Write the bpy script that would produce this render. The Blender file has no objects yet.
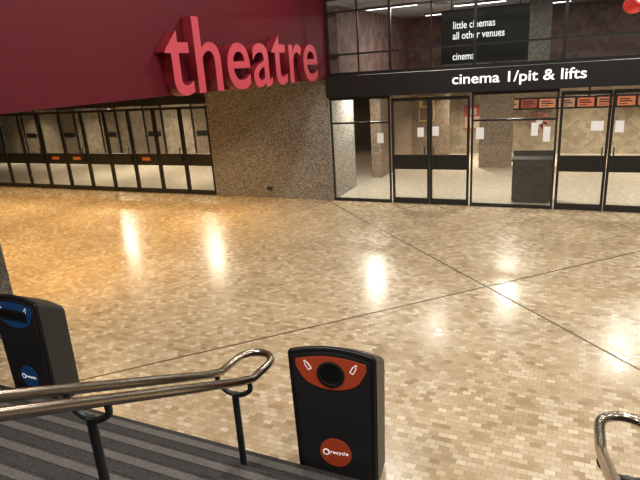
import bpy, bmesh, math, random
from mathutils import Vector, Matrix
random.seed(4)
S = bpy.context.scene
S.view_settings.view_transform = 'Standard'
COL = S.collection

# ------------------------------------------------------------------ materials
def mat(name, col=(.5,.5,.5), rough=.5, metal=0, emis=None, es=0, spec=.5):
    m = bpy.data.materials.new(name); m.use_nodes = True
    b = m.node_tree.nodes['Principled BSDF']
    b.inputs['Base Color'].default_value = (*col,1)
    b.inputs['Roughness'].default_value = rough
    b.inputs['Metallic'].default_value = metal
    b.inputs['Specular IOR Level'].default_value = spec
    if emis:
        b.inputs['Emission Color'].default_value = (*emis,1)
        b.inputs['Emission Strength'].default_value = es
    return m

def ramp(nt, stops):
    r = nt.nodes.new('ShaderNodeValToRGB')
    e = r.color_ramp.elements
    e[0].position, e[0].color = stops[0][0], (*stops[0][1],1)
    e[1].position, e[1].color = stops[-1][0], (*stops[-1][1],1)
    for p,c in stops[1:-1]:
        k = e.new(p); k.color = (*c,1)
    return r

def speckle(name, c1, c2, scale=40, rough=.85, bump=.4, c3=None):
    m = mat(name, c1, rough); nt = m.node_tree; b = nt.nodes['Principled BSDF']
    tc = nt.nodes.new('ShaderNodeTexCoord')
    v = nt.nodes.new('ShaderNodeTexVoronoi'); v.inputs['Scale'].default_value = scale
    n = nt.nodes.new('ShaderNodeTexNoise'); n.inputs['Scale'].default_value = scale*.5; n.inputs['Detail'].default_value = 6
    nt.links.new(tc.outputs['Object'], v.inputs['Vector']); nt.links.new(tc.outputs['Object'], n.inputs['Vector'])
    r = ramp(nt, [(.3,c1),(.5,tuple((a+d)/2 for a,d in zip(c1,c2))),(.7,c2)])
    mx = nt.nodes.new('ShaderNodeMix'); mx.data_type='FLOAT'; mx.inputs[0].default_value=.5
    sep = nt.nodes.new('ShaderNodeSeparateColor'); nt.links.new(v.outputs['Color'], sep.inputs[0])
    nt.links.new(sep.outputs[0], mx.inputs[2]); nt.links.new(n.outputs['Fac'], mx.inputs[3])
    nt.links.new(mx.outputs[0], r.inputs[0]); nt.links.new(r.outputs[0], b.inputs['Base Color'])
    bp = nt.nodes.new('ShaderNodeBump'); bp.inputs['Strength'].default_value = bump; bp.inputs['Distance'].default_value=.02
    nt.links.new(mx.outputs[0], bp.inputs['Height']); nt.links.new(bp.outputs[0], b.inputs['Normal'])
    return m

def glass(name, tint=(.93,.94,.92), refl=1.0):
    m = bpy.data.materials.new(name); m.use_nodes=True; nt=m.node_tree; nt.nodes.clear()
    o=nt.nodes.new('ShaderNodeOutputMaterial'); t=nt.nodes.new('ShaderNodeBsdfTransparent'); g=nt.nodes.new('ShaderNodeBsdfGlossy')
    g.inputs['Roughness'].default_value=.02; g.inputs['Color'].default_value=(refl,refl,refl,1)
    t.inputs['Color'].default_value=(*tint,1)
    lw=nt.nodes.new('ShaderNodeLayerWeight'); lw.inputs[0].default_value=.5
    pw=nt.nodes.new('ShaderNodeMath'); pw.operation='POWER'; pw.inputs[1].default_value=5
    f=nt.nodes.new('ShaderNodeMath'); f.operation='MULTIPLY_ADD'; f.inputs[1].default_value=.95; f.inputs[2].default_value=.045
    nt.links.new(lw.outputs['Facing'],pw.inputs[0]); nt.links.new(pw.outputs[0],f.inputs[0])
    mx=nt.nodes.new('ShaderNodeMixShader')
    nt.links.new(f.outputs[0],mx.inputs[0]); nt.links.new(t.outputs[0],mx.inputs[1]); nt.links.new(g.outputs[0],mx.inputs[2])
    nt.links.new(mx.outputs[0],o.inputs[0]); return m

def floor_mat():
    m = mat('end_grain_blocks', (.5,.35,.2), .25, spec=.9); nt=m.node_tree; b=nt.nodes['Principled BSDF']
    tc=nt.nodes.new('ShaderNodeTexCoord')
    br=nt.nodes.new('ShaderNodeTexBrick'); br.offset=.5; br.squash=1
    br.inputs['Scale'].default_value=1; br.inputs['Brick Width'].default_value=.082; br.inputs['Row Height'].default_value=.058
    br.inputs['Mortar Size'].default_value=.0022; br.inputs['Mortar Smooth'].default_value=.3
    br.inputs['Color1'].default_value=(0,0,0,1); br.inputs['Color2'].default_value=(1,1,1,1); br.inputs['Mortar'].default_value=(.5,.5,.5,1)
    nt.links.new(tc.outputs['Object'], br.inputs['Vector'])
    r=ramp(nt,[(0,(.34,.25,.15)),(.10,(.42,.32,.20)),(.35,(.48,.38,.25)),(.8,(.535,.435,.305)),(1,(.63,.55,.42))])
    nt.links.new(br.outputs['Color'], r.inputs[0])
    n=nt.nodes.new('ShaderNodeTexNoise'); n.inputs['Scale'].default_value=.9; n.inputs['Detail'].default_value=5
    nt.links.new(tc.outputs['Object'], n.inputs['Vector'])
    r2=ramp(nt,[(.3,(.86,.83,.78)),(.7,(1.07,1.05,1.02))]); nt.links.new(n.outputs['Fac'], r2.inputs[0])
    mul=nt.nodes.new('ShaderNodeMix'); mul.data_type='RGBA'; mul.blend_type='MULTIPLY'; mul.inputs[0].default_value=1
    nt.links.new(r.outputs[0], mul.inputs[6]); nt.links.new(r2.outputs[0], mul.inputs[7])
    mo=nt.nodes.new('ShaderNodeMix'); mo.data_type='RGBA'; mo.inputs[7].default_value=(.26,.19,.12,1)
    nt.links.new(br.outputs['Fac'], mo.inputs[0]); nt.links.new(mul.outputs[2], mo.inputs[6])
    nt.links.new(mo.outputs[2], b.inputs['Base Color'])
    rr=nt.nodes.new('ShaderNodeMapRange'); rr.inputs[3].default_value=.18; rr.inputs[4].default_value=.31
    nt.links.new(br.outputs['Color'], rr.inputs[0]); nt.links.new(rr.outputs[0], b.inputs['Roughness'])
    bp=nt.nodes.new('ShaderNodeBump'); bp.inputs['Strength'].default_value=.12; bp.inputs['Distance'].default_value=.002; bp.invert=True
    nt.links.new(br.outputs['Fac'], bp.inputs['Height']); nt.links.new(bp.outputs[0], b.inputs['Normal'])
    return m

M_floor=floor_mat()
M_conc=speckle('hammered_concrete',(.095,.083,.072),(.39,.355,.31),55,.9,.7)
M_concd=speckle('dark_concrete',(.07,.065,.06),(.2,.18,.16),50,.9,.5)
M_ceil=speckle('ceiling_plaster',(.3,.28,.26),(.36,.34,.32),8,.9,.1)
M_stair=speckle('stair_carpet',(.022,.020,.020),(.047,.043,.043),90,.8,.2)
M_nose=speckle('nosing_strip',(.08,.075,.07),(.14,.13,.125),120,.6,.2)
M_red=mat('red_fascia',(.088,.003,.009),.6,spec=.25)
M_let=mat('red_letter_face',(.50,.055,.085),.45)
M_let2=mat('red_letter_return',(.16,.005,.014),.5)  # shaded tone painted on letter sides; fronts carry the lit tone
M_frame=mat('black_frame',(.012,.012,.012),.35)
M_band=mat('black_sign',(.008,.008,.009),.4)
M_white=mat('white_vinyl',(.9,.9,.9),.5,emis=(1,1,1),es=.5)  # white print with a glow added to brighten it; no lamp behind
M_paper=mat('paper',(.8,.82,.86),.7)
M_glass=glass('door_glass')
M_glass2=glass('upper_glass',(.88,.9,.9))
M_steel=mat('satin_bronze',(.36,.31,.26),.24,1)
M_post=mat('slate_post',(.03,.034,.038),.4,.3)
M_bin=mat('bin_charcoal',(.016,.017,.019),.42)
M_bin2=mat('bin_panel',(.026,.027,.030),.38)
M_black=mat('black',(.003,.003,.003),.6)
M_or=mat('orange',(.72,.10,.035),.45)
M_bl=mat('blue',(.02,.12,.42),.4)
M_joint=mat('brass_joint',(.10,.065,.035),.4,.4)
M_grey=mat('grey_metal',(.09,.09,.095),.45,.3)
M_beige=speckle('beige_wall',(.25,.20,.145),(.36,.30,.225),6,.7,.05)
M_lfloor=speckle('lobby_terrazzo',(.44,.385,.31),(.60,.535,.44),30,.22,.0)
M_brown=speckle('brown_wall',(.15,.11,.08),(.28,.21,.155),30,.85,.3)
M_mez=speckle('mezzanine_wall',(.12,.075,.06),(.20,.13,.11),5,.8,.1)
M_lampw=mat('lamp_white',(1,1,1),.5,emis=(1,.96,.9),es=4.5)

# ------------------------------------------------------------------ geometry helpers
def link(o, parent=None):
    COL.objects.link(o)
    if parent: o.parent=parent
    return o
def empty(name, loc=(0,0,0), rz=0):
    e=bpy.data.objects.new(name,None); e.empty_display_size=.2; e.location=loc; e.rotation_euler=(0,0,rz); return link(e)
def addbox(bm,b,mi=0,bev=0):
    x0,x1,y0,y1,z0,z1=b
    t=bmesh.new()
    vs=[t.verts.new((x,y,z)) for x in(x0,x1) for y in(y0,y1) for z in(z0,z1)]
    for f in ((0,1,3,2),(4,6,7,5),(0,4,5,1),(2,3,7,6),(0,2,6,4),(1,5,7,3)): t.faces.new([vs[i] for i in f])
    bmesh.ops.recalc_face_normals(t,faces=t.faces)
    if bev: bmesh.ops.bevel(t,geom=t.edges[:],offset=bev,segments=2,affect='EDGES',profile=.7)
    for f in t.faces: f.material_index=mi
    me=bpy.data.meshes.new('t'); t.to_mesh(me); t.free(); bm.from_mesh(me); bpy.data.meshes.remove(me)
def boxes(name, lst, mats, parent=None, bev=0):
    bm=bmesh.new()
    for it in lst: addbox(bm,it[:6], it[6] if len(it)>6 else 0, bev)
    return fin(name,bm,mats,parent)
def fin(name,bm,mats,parent=None,smooth=False):
    me=bpy.data.meshes.new(name); bm.to_mesh(me); bm.free()
    for m in mats: me.materials.append(m)
    if smooth:
        for p in me.polygons: p.use_smooth=True
    return link(bpy.data.objects.new(name,me),parent)
def prism(name, pts, y0, y1, mats, parent=None, bev=0, seg=3):
    """front outline (x,z) extruded along y"""
    bm=bmesh.new()
    f=bm.faces.new([bm.verts.new((x,y0,z)) for x,z in pts])
    r=bmesh.ops.extrude_face_region(bm,geom=[f])
    bmesh.ops.translate(bm,vec=(0,y1-y0,0),verts=[v for v in r['geom'] if isinstance(v,bmesh.types.BMVert)])
    bmesh.ops.recalc_face_normals(bm,faces=bm.faces)
    if bev:
        ed=[e for e in bm.edges if abs(e.verts[0].co.y-e.verts[1].co.y)<1e-6]
        bmesh.ops.bevel(bm,geom=ed,offset=bev,segments=seg,affect='EDGES')
    return fin(name,bm,mats,parent)
def from_curve(name,cu,mats,parent=None,matrix=None,smooth=True):
    o=bpy.data.objects.new('tmp',cu); COL.objects.link(o)
    bpy.context.view_layer.update()
    dg=bpy.context.evaluated_depsgraph_get()
    me=bpy.data.meshes.new_from_object(o.evaluated_get(dg)); 
    bpy.data.objects.remove(o); me.name=name; me.materials.clear()
    for m in mats: me.materials.append(m)
    if matrix: me.transform(matrix)
    if smooth:
        for p in me.polygons: p.use_smooth=True
    return link(bpy.data.objects.new(name,me),parent)
def tube(name,pts,r,m,parent=None,cyclic=False,res=8):
    cu=bpy.data.curves.new(name,'CURVE'); cu.dimensions='3D'; cu.bevel_depth=r; cu.bevel_resolution=4; cu.use_fill_caps=True
    sp=cu.splines.new('POLY'); sp.points.add(len(pts)-1)
    for p,q in zip(sp.points,pts): p.co=(*q,1)
    sp.use_cyclic_u=cyclic
    return from_curve(name,cu,[m],parent)
def smoothpts(pts,n=8):
    P=[Vector(p) for p in pts]; P=[P[0]*2-P[1]]+P+[P[-1]*2-P[-2]]; out=[]
    for i in range(1,len(P)-2):
        a,b,c,d=P[i-1:i+3]
        for k in range(n):
            t=k/n
            out.append(.5*((2*b)+(c-a)*t+(2*a-5*b+4*c-d)*t*t+(3*b-a-3*c+d)*t**3))
    out.append(P[-2]); return out
def text(name,s,x0,x1,z0,z1,mat4,mats,parent=None,ext=.005,bold=0,line=1.0,sx=None):
    """mesh text fitted to a local x/y box then placed by mat4"""
    cu=bpy.data.curves.new(name,'FONT'); cu.body=s; cu.extrude=ext; cu.offset=bold; cu.resolution_u=6; cu.space_line=line
    if sx: cu.space_character=sx
    o=from_curve(name,cu,mats,parent,smooth=False); me=o.data
    xs=[v.co.x for v in me.vertices]; ys=[v.co.y for v in me.vertices]
    a,b,c,d=min(xs),max(xs),min(ys),max(ys)
    for v in me.vertices:
        v.co.x=x0+(v.co.x-a)/(b-a)*(x1-x0); v.co.y=z0+(v.co.y-c)/(d-c)*(z1-z0)
    me.transform(mat4); return o
FRONT=lambda y: Matrix(((1,0,0,0),(0,0,-1,y),(0,1,0,0),(0,0,0,1)))     # faces -Y
EAST =lambda x: Matrix(((0,0,1,x),(1,0,0,0),(0,1,0,0),(0,0,0,1)))      # faces +X
def area(name,loc,size,power,col,shape='DISK',parent=None,rot=(0,0,0),sy=None,spread=None):
    l=bpy.data.lights.new(name,'AREA'); l.shape=shape; l.size=size; l.energy=power; l.color=col
    if sy: l.size_y=sy
    if spread: l.spread=math.radians(spread)
    o=bpy.data.objects.new(name,l); o.location=loc; o.rotation_euler=rot; return link(o,parent)

WY=11.85; CEIL=6.0; XL=-27
# ------------------------------------------------------------------ shell
boxes('floor',[(XL,7,-4,WY+.06,-.2,0)],[M_floor])
boxes('lobby_floor',[(XL,7,WY+.06,22,-.2,0)],[M_lfloor])
boxes('ceiling',[(XL,7,-4,22,CEIL,CEIL+.2)],[M_ceil])
boxes('wall_left',[(XL-.2,XL,-4,22,-.2,CEIL)],[M_beige])
boxes('wall_right',[(7,7.2,-4,22,-.2,CEIL)],[M_conc])
boxes('wall_rear',[(XL,7,-4.2,-4,-.2,CEIL)],[M_concd])
boxes('wall_back',[(XL,7,22,22.2,-.2,CEIL)],[M_brown])
boxes('concrete_pier',[(-8.6,-5.15,WY,WY+1.6,0,2.86)],[M_conc],bev=.015)
boxes('socket_plate',[(-7.0,-6.84,WY-.015,WY,.20,.30,0),(-6.975,-6.93,WY-.02,WY-.015,.225,.275,1),(-6.91,-6.865,WY-.02,WY-.015,.225,.275,1)],[M_grey,M_black])
boxes('red_fascia_wall',[(-5.35,-5.15,-4,WY+3.2,2.87,CEIL)],[M_red])
boxes('soffit',[(XL+.01,-5.36,-4,WY+3.2,2.87,3.0)],[M_ceil])
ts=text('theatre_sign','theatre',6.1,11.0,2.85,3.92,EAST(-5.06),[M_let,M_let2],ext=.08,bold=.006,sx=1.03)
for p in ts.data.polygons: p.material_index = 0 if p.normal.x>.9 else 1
def joint(name,p,q,w=.022):
    p=Vector(p);q=Vector(q);d=(q-p).normalized();n=Vector((-d.y,d.x,0))*w/2
    bm=bmesh.new(); vs=[]
    for z in(0.0005,.003):
        vs.append([bm.verts.new((*(v.xy),z)) for v in (p-n,q-n,q+n,p+n)])
    bm.faces.new(vs[1]); bm.faces.new(vs[0][::-1])
    for i in range(4): bm.faces.new((vs[0][i],vs[0][(i+1)%4],vs[1][(i+1)%4],vs[1][i]))
    fin(name,bm,[M_joint])
joint('trim_1',(-5.3,11.8,0),(3.3,3.1,0)); joint('trim_2',(-5.2,3.1,0),(3.4,11.7,0))

# ------------------------------------------------------------------ stairs
N=10; R=.16; G=.32; Y0=3.04
L=[]
for i in range(N):
    y=Y0-i*G
    L.append((-6.4,4.5,(-3.98 if i==N-1 else y-G),y,0.001,R*(i+1),0))
    L.append((-6.4,4.5,y-.10,y-.035,R*(i+1),R*(i+1)+.004,1))
    L.append((-6.4,4.5,y-.012,y+.012,R*(i+1)-.035,R*(i+1)+.002,0))
boxes('staircase',L,[M_stair,M_nose])

# ------------------------------------------------------------------ handrails
def handrail(cx,h=.14,name='handrail'):
    e=empty(name)
    zr=lambda y: .985+.515*max(0,2.85-y)
    pts=[(cx-h,-1.2,zr(-1.2)),(cx-h,2.72,zr(2.72)),(cx-h,2.80,zr(2.80)+.008),(cx-h,2.88,.98),(cx-h,3.06,.968)]
    for k in range(1,16):
        a=math.pi-k*math.pi/16
        pts.append((cx+h*math.cos(a),3.12+h*math.sin(a),.966))
    pts+= [(cx+h,3.06,.968),(cx+h,2.88,.98),(cx+h,2.80,zr(2.80)+.008),(cx+h,2.72,zr(2.72)),(cx+h,-1.2,zr(-1.2))]
    tube('rail',pts,.031,M_steel,e)
    for i,y in enumerate((2.84,1.62,.40)):
        base=R*(int((Y0-y)/G)+1); top=zr(y)-.13
        tube('post_%d'%(i+1),[(cx,y,base),(cx,y,top)],.026,M_post,e)
        tube('flange_%d'%(i+1),[(cx,y,base),(cx,y,base+.015)],.055,M_post,e)
        b=smoothpts([(cx-h,y,zr(y)-.02),(cx-h+.005,y,zr(y)-.08),(cx-h*.45,y,top+.0),(cx,y,top-.01),(cx+h*.45,y,top),(cx+h-.005,y,zr(y)-.08),(cx+h,y,zr(y)-.02)])
        tube('bracket_%d'%(i+1),b,.019,M_post,e)
    return e
handrail(-2.12); handrail(.42)

# ------------------------------------------------------------------ recycling bins
def arc(cx,cz,r,a0,a1,n): return [(cx+r*math.cos(math.radians(a0+(a1-a0)*k/n)),cz+r*math.sin(math.radians(a0+(a1-a0)*k/n))) for k in range(n+1)]
def outline(w0,w1,z0,zs,zt,cr=.05):
    p=[(-w0,z0),(w0,z0),(w1,zs-cr)]
    p+=arc(w1-cr,zs-cr,cr,0,70,4)[1:]
    n=12; xa=w1-cr*.7
    for k in range(1,n):
        x=xa-2*xa*k/n; p.append((x,zs-.005+(zt-zs)*(1-(x/xa)**2)))
    q=arc(-(w1-cr),zs-cr,cr,110,180,4); p+=q[:-1]+[(-w1,zs-cr)]
    return p
def bin_(loc,rz,M_c,slot):
    e=empty('recycling_bin',loc,rz)
    b=prism('body',outline(.315,.335,0.03,1.155,1.20),0,.30,[M_bin],e,.014)
    for v in b.data.vertices:           # lid slopes away to the back
        if v.co.z>.9 and v.co.y>.05: v.co.z-=.66*(v.co.y-.05)
    boxes('plinth',[(-.29,.29,.03,.27,0,.035)],[M_black],e)
    prism('front_panel',outline(.275,.295,.07,1.115,1.16,.04),-.014,.004,[M_bin2],e,.005,2)
    p=[]
    n=14
    for k in range(n+1):
        x=.265-.53*k/n; p.append((x,1.085+.04*(1-(x/.265)**2)))
    p+=[(-.265,1.03)]
    for k in range(1,13):
        a=math.pi+math.pi*k/13
        p.append((.235*math.cos(a),.99+.135*math.sin(a)))
    p+=[(.265,1.03)]
    prism('bib',p,-.020,-.013,[M_c],e)
    if slot:
        prism('slot_rim',[(-.19,.95),(.19,.95),(.19,1.05),(-.19,1.05)],-.034,-.019,[M_bin],e,.006,2)
        prism('slot',[(-.165,.972),(.165,.972),(.165,1.028),(-.165,1.028)],-.036,-.030,[M_black],e)
    else:
        bm=bmesh.new(); r=.105; ri=.078; n=40
        rings=[]
        for rad,y in ((r,-.019),(r,-.026),(r-.006,-.030),(ri+.006,-.030),(ri,-.026),(ri,-.0205)):
            rings.append([bm.verts.new((rad*math.cos(2*math.pi*k/n),y,.985+rad*math.sin(2*math.pi*k/n))) for k in range(n)])
        for a,b_ in zip(rings,rings[1:]):
            for k in range(n): bm.faces.new((a[k],a[(k+1)%n],b_[(k+1)%n],b_[k]))
        f=bm.faces.new(rings[-1]); 
        bmesh.ops.recalc_face_normals(bm,faces=bm.faces)
        for q in bm.faces: q.material_index=0
        f.material_index=1
        fin('aperture',bm,[M_bin,M_black],e)
    for sx,rot in ((-1,.55),(1,-.5)):
        c,s=math.cos(rot),math.sin(rot)
        sh=[(-.016,-.04),(.016,-.04),(.016,.012),(.007,.028),(.007,.042),(-.007,.042),(-.007,.028),(-.016,.012)]
        outer=[(sx*.175+c*x-s*z,1.045+s*x+c*z) for x,z in sh]
        inner=[(sx*.175+c*x*.6-s*z*.8,1.045+s*x*.6+c*z*.8) for x,z in sh]
        prism('icon_rim',outer,-.0225,-.019,[M_white],e)
        prism('icon_fill',inner,-.0235,-.020,[M_c],e)
    prism('label',arc(0,.30,.125,0,351,39),-.0185,-.013,[M_c],e)
    prism('label_ring',arc(-.075,.30,.028,0,345,23),-.0205,-.018,[M_white],e)
    prism('label_dot',arc(-.075,.30,.018,0,345,23),-.0215,-.019,[M_c],e)
    text('label_text','recycle',-.04,.10,.280,.320,FRONT(-.0195),[M_white],e,ext=.001)
    return e
bin_((-1.46,3.13,0),math.radians(6.8),M_or,False)
bin_((-4.84,3.13,0),0,M_bl,True)

boxes('concrete_column',[(-7.6,-6.57,3.3,4.3,0,2.86)],[M_concd],bev=.02)

# ------------------------------------------------------------------ glazed doors & windows
cnt={'d':0,'w':0}
def leaf(x0,x1,y=WY,zt=2.43,handle=0,notice=None,g=M_glass,glint=None):
    cnt['d']+=1
    t=.05; a=y; b=y+.05
    L=[(x0+.005,x0+.005+t,a,b,.01,zt-.06,0),(x1-.005-t,x1-.005,a,b,.01,zt-.06,0),
       (x0+t,x1-t,a,b,.01,.13,0),(x0+t,x1-t,a,b,zt-.13,zt-.06,0),(x0+t,x1-t,a-.005,b,.80,1.12,0),
       (x0+t,x1-t,a+.02,a+.028,.13,.80,1),(x0+t,x1-t,a+.02,a+.028,1.12,zt-.13,1)]
    if handle:
        hx = x1-.10 if handle>0 else x0+.10
        L+=[(hx-.012,hx+.012,a-.06,a-.04,.86,1.30,2),(hx-.01,hx+.01,a-.05,a,.88,.90,2),(hx-.01,hx+.01,a-.05,a,1.26,1.28,2)]
    if notice:
        for (nx,nz,w,h) in notice: L.append((nx-w/2,nx+w/2,a+.012,a+.02,nz-h/2,nz+h/2,3))
    if glint: L.append((x0+.3,x0+.6,a-.012,a-.004,.93,1.02,4))
    boxes('door_%d'%cnt['d'],L,[M_frame,g,M_post,M_paper,M_glint])
M_glint=mat('door_sticker',(.55,.16,.04),.5)  # flat orange patches painted as warm reflections on the midrails
def fixed(x0,x1,y=WY,z0=0,z1=2.43,rails=(),notice=None,g=M_glass,t=.04,vert=()):
    cnt['w']+=1; a=y;b=y+.05
    L=[(x0,x0+t,a,b,z0,z1,0),(x1-t,x1,a,b,z0,z1,0),(x0+t,x1-t,a,b,z0,z0+.07,0),(x0+t,x1-t,a,b,z1-.06,z1,0),
       (x0+t,x1-t,a+.02,a+.028,z0+.07,z1-.06,1)]
    for r in rails: L.append((x0+t,x1-t,a+.005,b,r-.02,r+.02,0))
    for v in vert: L.append((v-.015,v+.015,a+.005,b,z0+.07,z1-.06,0))
    if notice:
        for (nx,nz,w,h) in notice: L.append((nx-w/2,nx+w/2,a+.010,a+.018,nz-h/2,nz+h/2,2))
    boxes('window_%d'%cnt['w'],L,[M_frame,g,M_paper])
for i in range(12):
    x0=-19.4+.9*i
    leaf(x0,x0+.9,handle=1 if i%2==0 else -1,glint=(i in (5,6,9)))
boxes('trim_3',[(XL,-8.6,WY-.02,WY+.1,2.43,2.86)],[M_frame])
boxes('wall_front',[(XL,-19.4,WY,WY+.3,0,2.43)],[M_conc])
fixed(-5.13,-3.68,rails=(1.85,),notice=[(-3.92,1.50,.15,.22)])
leaf(-3.65,-2.79,handle=1,notice=[(-2.99,1.62,.14,.2)]); leaf(-2.79,-1.93,handle=-1,notice=[(-2.66,1.64,.14,.2)])
fixed(-1.90,-.23,rails=(1.85,),notice=[(-1.72,1.58,.16,.24),(-.65,1.65,.13,.26),(-.42,1.55,.13,.3)])
leaf(-.20,.70,handle=1,notice=[(.48,1.70,.22,.18)]); leaf(.70,1.60,handle=-1,notice=[(.86,1.68,.15,.22)])
fixed(1.63,3.3,rails=(1.85,)); leaf(3.33,4.2,handle=1); leaf(4.2,5.07,handle=-1); fixed(5.1,6.95)
boxes('sign_fascia',[(-5.13,7,WY-.15,WY+.04,2.44,2.90),(-5.13,7,WY+.04,WY+.35,2.44,2.88)],[M_band])
text('cinema_sign','cinema 1/pit & lifts',-2.28,.22,2.545,2.815,FRONT(WY-.155),[M_white],ext=.004,bold=.012)
xs=[-5.13,-3.66,-1.87,-.2,1.6,3.3,5.07,6.98]
for a,b in zip(xs,xs[1:]):
    fixed(a,b,y=WY+.05,z0=2.905,z1=CEIL,rails=(3.36,4.25,5.1),g=M_glass2,t=.03,vert=((a+b)/2,) if a<-3 else ())

# ------------------------------------------------------------------ lobbies behind glass
boxes('mezzanine_slab',[(-5.13,7,WY+.4,22,2.62,2.88)],[M_ceil])
boxes('lobby_ceiling',[(XL,-8.6,WY+.1,22,2.62,2.86)],[M_ceil])
boxes('lobby_wall_cinema',[(-5.1,-4.8,14.6,19,0,2.62)],[M_brown])
boxes('lobby_partition',[(-2.4,-1.5,16.4,16.7,0,2.62)],[M_brown])
boxes('lobby_wall_rear',[(-5.1,7,19,19.2,0,2.62)],[M_beige])
boxes('lobby_wall_theatre',[(XL,-8.7,17.5,17.7,0,2.62)],[M_beige])
for k in range(7):
    x0=-23+k*2.4
    boxes('lobby_door',[(x0,x0+.07,17.42,17.48,0,2.1),(x0+.9,x0+.97,17.42,17.48,0,2.1),(x0,x0+.97,17.42,17.48,2.1,2.18),(x0+.07,x0+.9,17.45,17.48,0,2.1,1),(x0+.15,x0+.8,17.43,17.45,.9,1.1,0)],[M_frame,M_brown])
e=empty('reception_counter',(-.68,12.3,0))
boxes('body',[(-.40,.40,0,.5,.04,.92),(-.37,.37,.03,.47,0,.04),(-.30,.30,-.008,0,.12,.84)],[M_bin2],e,.006)
boxes('top',[(-.43,.43,-.03,.53,.92,.97),(-.43,.43,.45,.53,.97,1.08)],[M_bin2],e,.008)
def poster(x,y,z,w,h,c1,c2,es=.8,name='poster'):
    ma=mat('poster_a',c1,.5,emis=c1,es=es); mb=mat('poster_b',c2,.5,emis=c2,es=es)  # glow added to the print colours; the posters are not lamps
    boxes(name,[(x-w/2,x+w/2,y-.03,y,z-h/2,z+h/2,0),(x-w/2+.04,x+w/2-.04,y-.036,y-.03,z-h/2+.05,z+h*.05,1),(x-w*.25,x+w*.2,y-.036,y-.03,z+h*.12,z+h*.38,1)],[ma,mb])
poster(-4.3,17.89,1.62,.5,.8,(.42,.30,.08),(.12,.06,.04),.15)
poster(-3.0,18.99,1.2,.6,.8,(.30,.06,.05),(.4,.33,.25),.1)
boxes('poster_wall',[(-4.8,-3.6,17.9,18.1,0,2.62)],[M_brown])
e=empty('listings_board',(-.75,17,0))
boxes('case',[(-1.6,2.9,0,.12,1.58,1.92),(-1.2,-1.15,.04,.08,1.92,2.62),(1.15,1.2,.04,.08,1.92,2.62)],[M_frame],e)
cols=[(.5,.14,.06),(.45,.2,.1),(.3,.05,.03),(.5,.18,.08),(.4,.2,.14),(.5,.13,.06),(.45,.16,.08),(.5,.16,.06),(.4,.12,.06)]
for k,c in enumerate(cols):
    x=-1.56+k*.49
    boxes('panel_%d'%(k+1),[(x,x+.42,-.012,0,1.63,1.87)],[mat('panel',c,.5,emis=c,es=.6)],e)
    boxes('panel_text_%d'%(k+1),[(x+.05,x+.3,-.018,-.012,1.79,1.82),(x+.05,x+.36,-.018,-.012,1.73,1.76),(x+.05,x+.25,-.018,-.012,1.67,1.69)],[M_black],e)
M_pink=mat('emblem',(.45,.20,.17),.6)
e=empty('wall_emblem',(-.9,18.95,1.05))
for k in range(8):
    a=k*math.pi/4
    prism('petal_%d'%(k+1),arc(.2*math.cos(a),.2*math.sin(a),.11,0,340,17),-.03,0,[M_pink],e)
prism('centre',arc(0,0,.1,0,340,17),-.04,0,[M_paper],e)

boxes('wayfinding_sign',[(-2.7,-.9,12.6,12.64,3.0,4.1),(-2.5,-2.48,12.61,12.63,4.1,4.4),(-1.1,-1.08,12.61,12.63,4.1,4.4)],[M_band])
M_glowtext=mat('lit_lettering',(.9,.9,.9),.5,emis=(1,1,1),es=1.0)  # plain white lettering brightened by added glow, not an illuminated sign
text('wayfinding_text','little cinemas\nall other venues\n\ncinema',-2.45,-1.38,3.08,3.87,FRONT(12.595),[M_glowtext],ext=.002,bold=.008)
boxes('wall_mezzanine',[(-5.13,7,18,18.2,2.9,4.4),(-5.13,-4.9,WY+.15,18,2.9,4.4)],[M_mez])
boxes('mezzanine_ceiling',[(-5.13,7,WY+.15,18.2,4.4,4.5)],[M_ceil])
for k,(x,y) in enumerate(((-4,13.2),(-2.2,14.6),(.2,13.6),(.2,14.9),(2.6,14.6),(-3.4,16.6),(-.8,16.6),(1.8,16.6),(4.2,13.4),(2.4,13.2),(4.2,16.2))):
    e=empty('ceiling_light',(x,y,4.4))
    boxes('housing',[(-.62,.62,-.09,.09,-.05,0)],[M_grey],e)
    boxes('diffuser',[(-.6,.6,-.07,.07,-.06,-.05)],[M_lampw],e)
boxes('slatted_screen',[(-3.7+k*.09,-3.66+k*.09,17.6,17.7,2.9,4.3) for k in range(16)],[M_beige])
boxes('mezzanine_column',[(-1.1,-.6,15.2,15.7,2.88,4.4)],[M_concd])
boxes('mezzanine_column',[(2.2,2.7,15.2,15.7,2.88,4.4)],[M_concd])
e=empty('red_lantern',(1.05,14,3.95))
bm=bmesh.new(); bmesh.ops.create_uvsphere(bm,u_segments=24,v_segments=14,radius=.2); 
for v in bm.verts:
    v.co.z*=.85; v.co.xy*=1+.03*math.cos(12*math.atan2(v.co.y,v.co.x))
fin('shade',bm,[mat('lantern',(.5,.02,.01),.5,emis=(.8,.03,.02),es=.5)],e,True)
tube('cord',[(0,0,.16),(0,0,.45)],.006,M_frame,e)
tube('cap',[(0,0,.15),(0,0,.2)],.06,M_frame,e)

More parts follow.
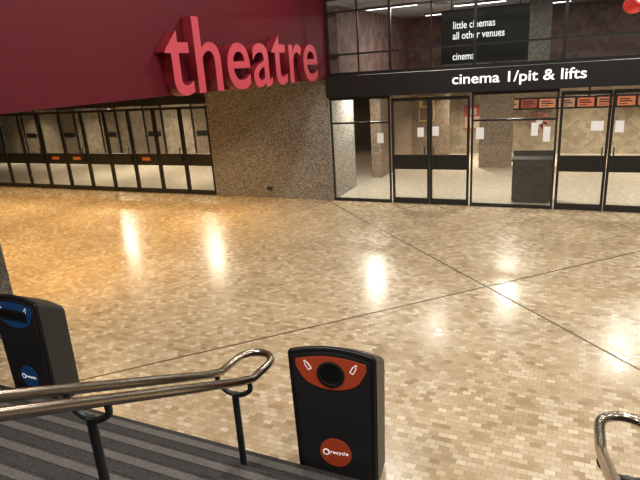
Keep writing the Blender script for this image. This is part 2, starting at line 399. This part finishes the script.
# ------------------------------------------------------------------ lights
def downlight(x,y,z,p,col,r=.09,fix=True,spread=None):
    e=empty('downlight',(x,y,z))
    bm=bmesh.new(); n=24; rr=[]
    for rad,zz in ((r*1.35,0),(r*1.35,-.015),(r*1.1,-.015),(r*1.05,-.002)):
        rr.append([bm.verts.new((rad*math.cos(2*math.pi*k/n),rad*math.sin(2*math.pi*k/n),zz)) for k in range(n)])
    for a,b in zip(rr,rr[1:]):
        for k in range(n): bm.faces.new((a[k],a[(k+1)%n],b[(k+1)%n],b[k]))
    fin('ring',bm,[M_grey],e)
    area('lamp',(0,0,-.02),r*2,p,col,parent=e,spread=spread)
W2=(1,.66,.30); WW=(1,.94,.84)
downlight(-14.4,14.2,2.62,130,(1,.88,.7),.12); downlight(-10.4,13.9,2.62,100,(1,.88,.7),.12)
for x,y in ((-4.6,13.2),(-1.2,13.5),(2.2,13.5),(5,13.5)): downlight(x,y,2.62,95,WW,.12)
for x in (-3,0.4,3): downlight(x,17.4,2.62,85,(1,.86,.68),spread=115)
for x in (-22,-18.5,-14,-10): downlight(x,16.2,2.62,45,(1,.86,.66),.12,spread=110)  # rear row added to lighten the theatre lobby
for x in (-7.5,-10.5,-13.5,-16.5):
    for y in (6.0,9.6): downlight(x,y,2.87,66,W2,.4,spread=120)
for x in (-3.2,.6,4.4):
    for y in (1.0,5.0,9.0): downlight(x,y,CEIL,122,WW,.4)
for x in (-3,1.5): downlight(x,14,4.4,120,WW,.12)  # extra lamps added to brighten the mezzanine

w=bpy.data.worlds.new('World'); S.world=w; w.use_nodes=True
w.node_tree.nodes['Background'].inputs[0].default_value=(.9,.85,.8,1); w.node_tree.nodes['Background'].inputs[1].default_value=.05

# ------------------------------------------------------------------ camera
yaw=math.radians(25.3); p=math.radians(17.6); r=math.radians(3.83)
h=Vector((-math.sin(yaw),math.cos(yaw),0)); r0=Vector((math.cos(yaw),math.sin(yaw),0)); z=Vector((0,0,1))
fw=h*math.cos(p)-z*math.sin(p); u0=h*math.sin(p)+z*math.cos(p)
Rv=math.cos(r)*r0-math.sin(r)*u0; Uv=math.sin(r)*r0+math.cos(r)*u0
cam=bpy.data.cameras.new('camera'); cam.sensor_width=36; cam.lens=540/640*36; cam.clip_start=.05
co=link(bpy.data.objects.new('camera',cam))
m=Matrix((Rv,Uv,-fw)).transposed().to_4x4(); m.translation=Vector((0,0,3.1)); co.matrix_world=m
S.camera=co
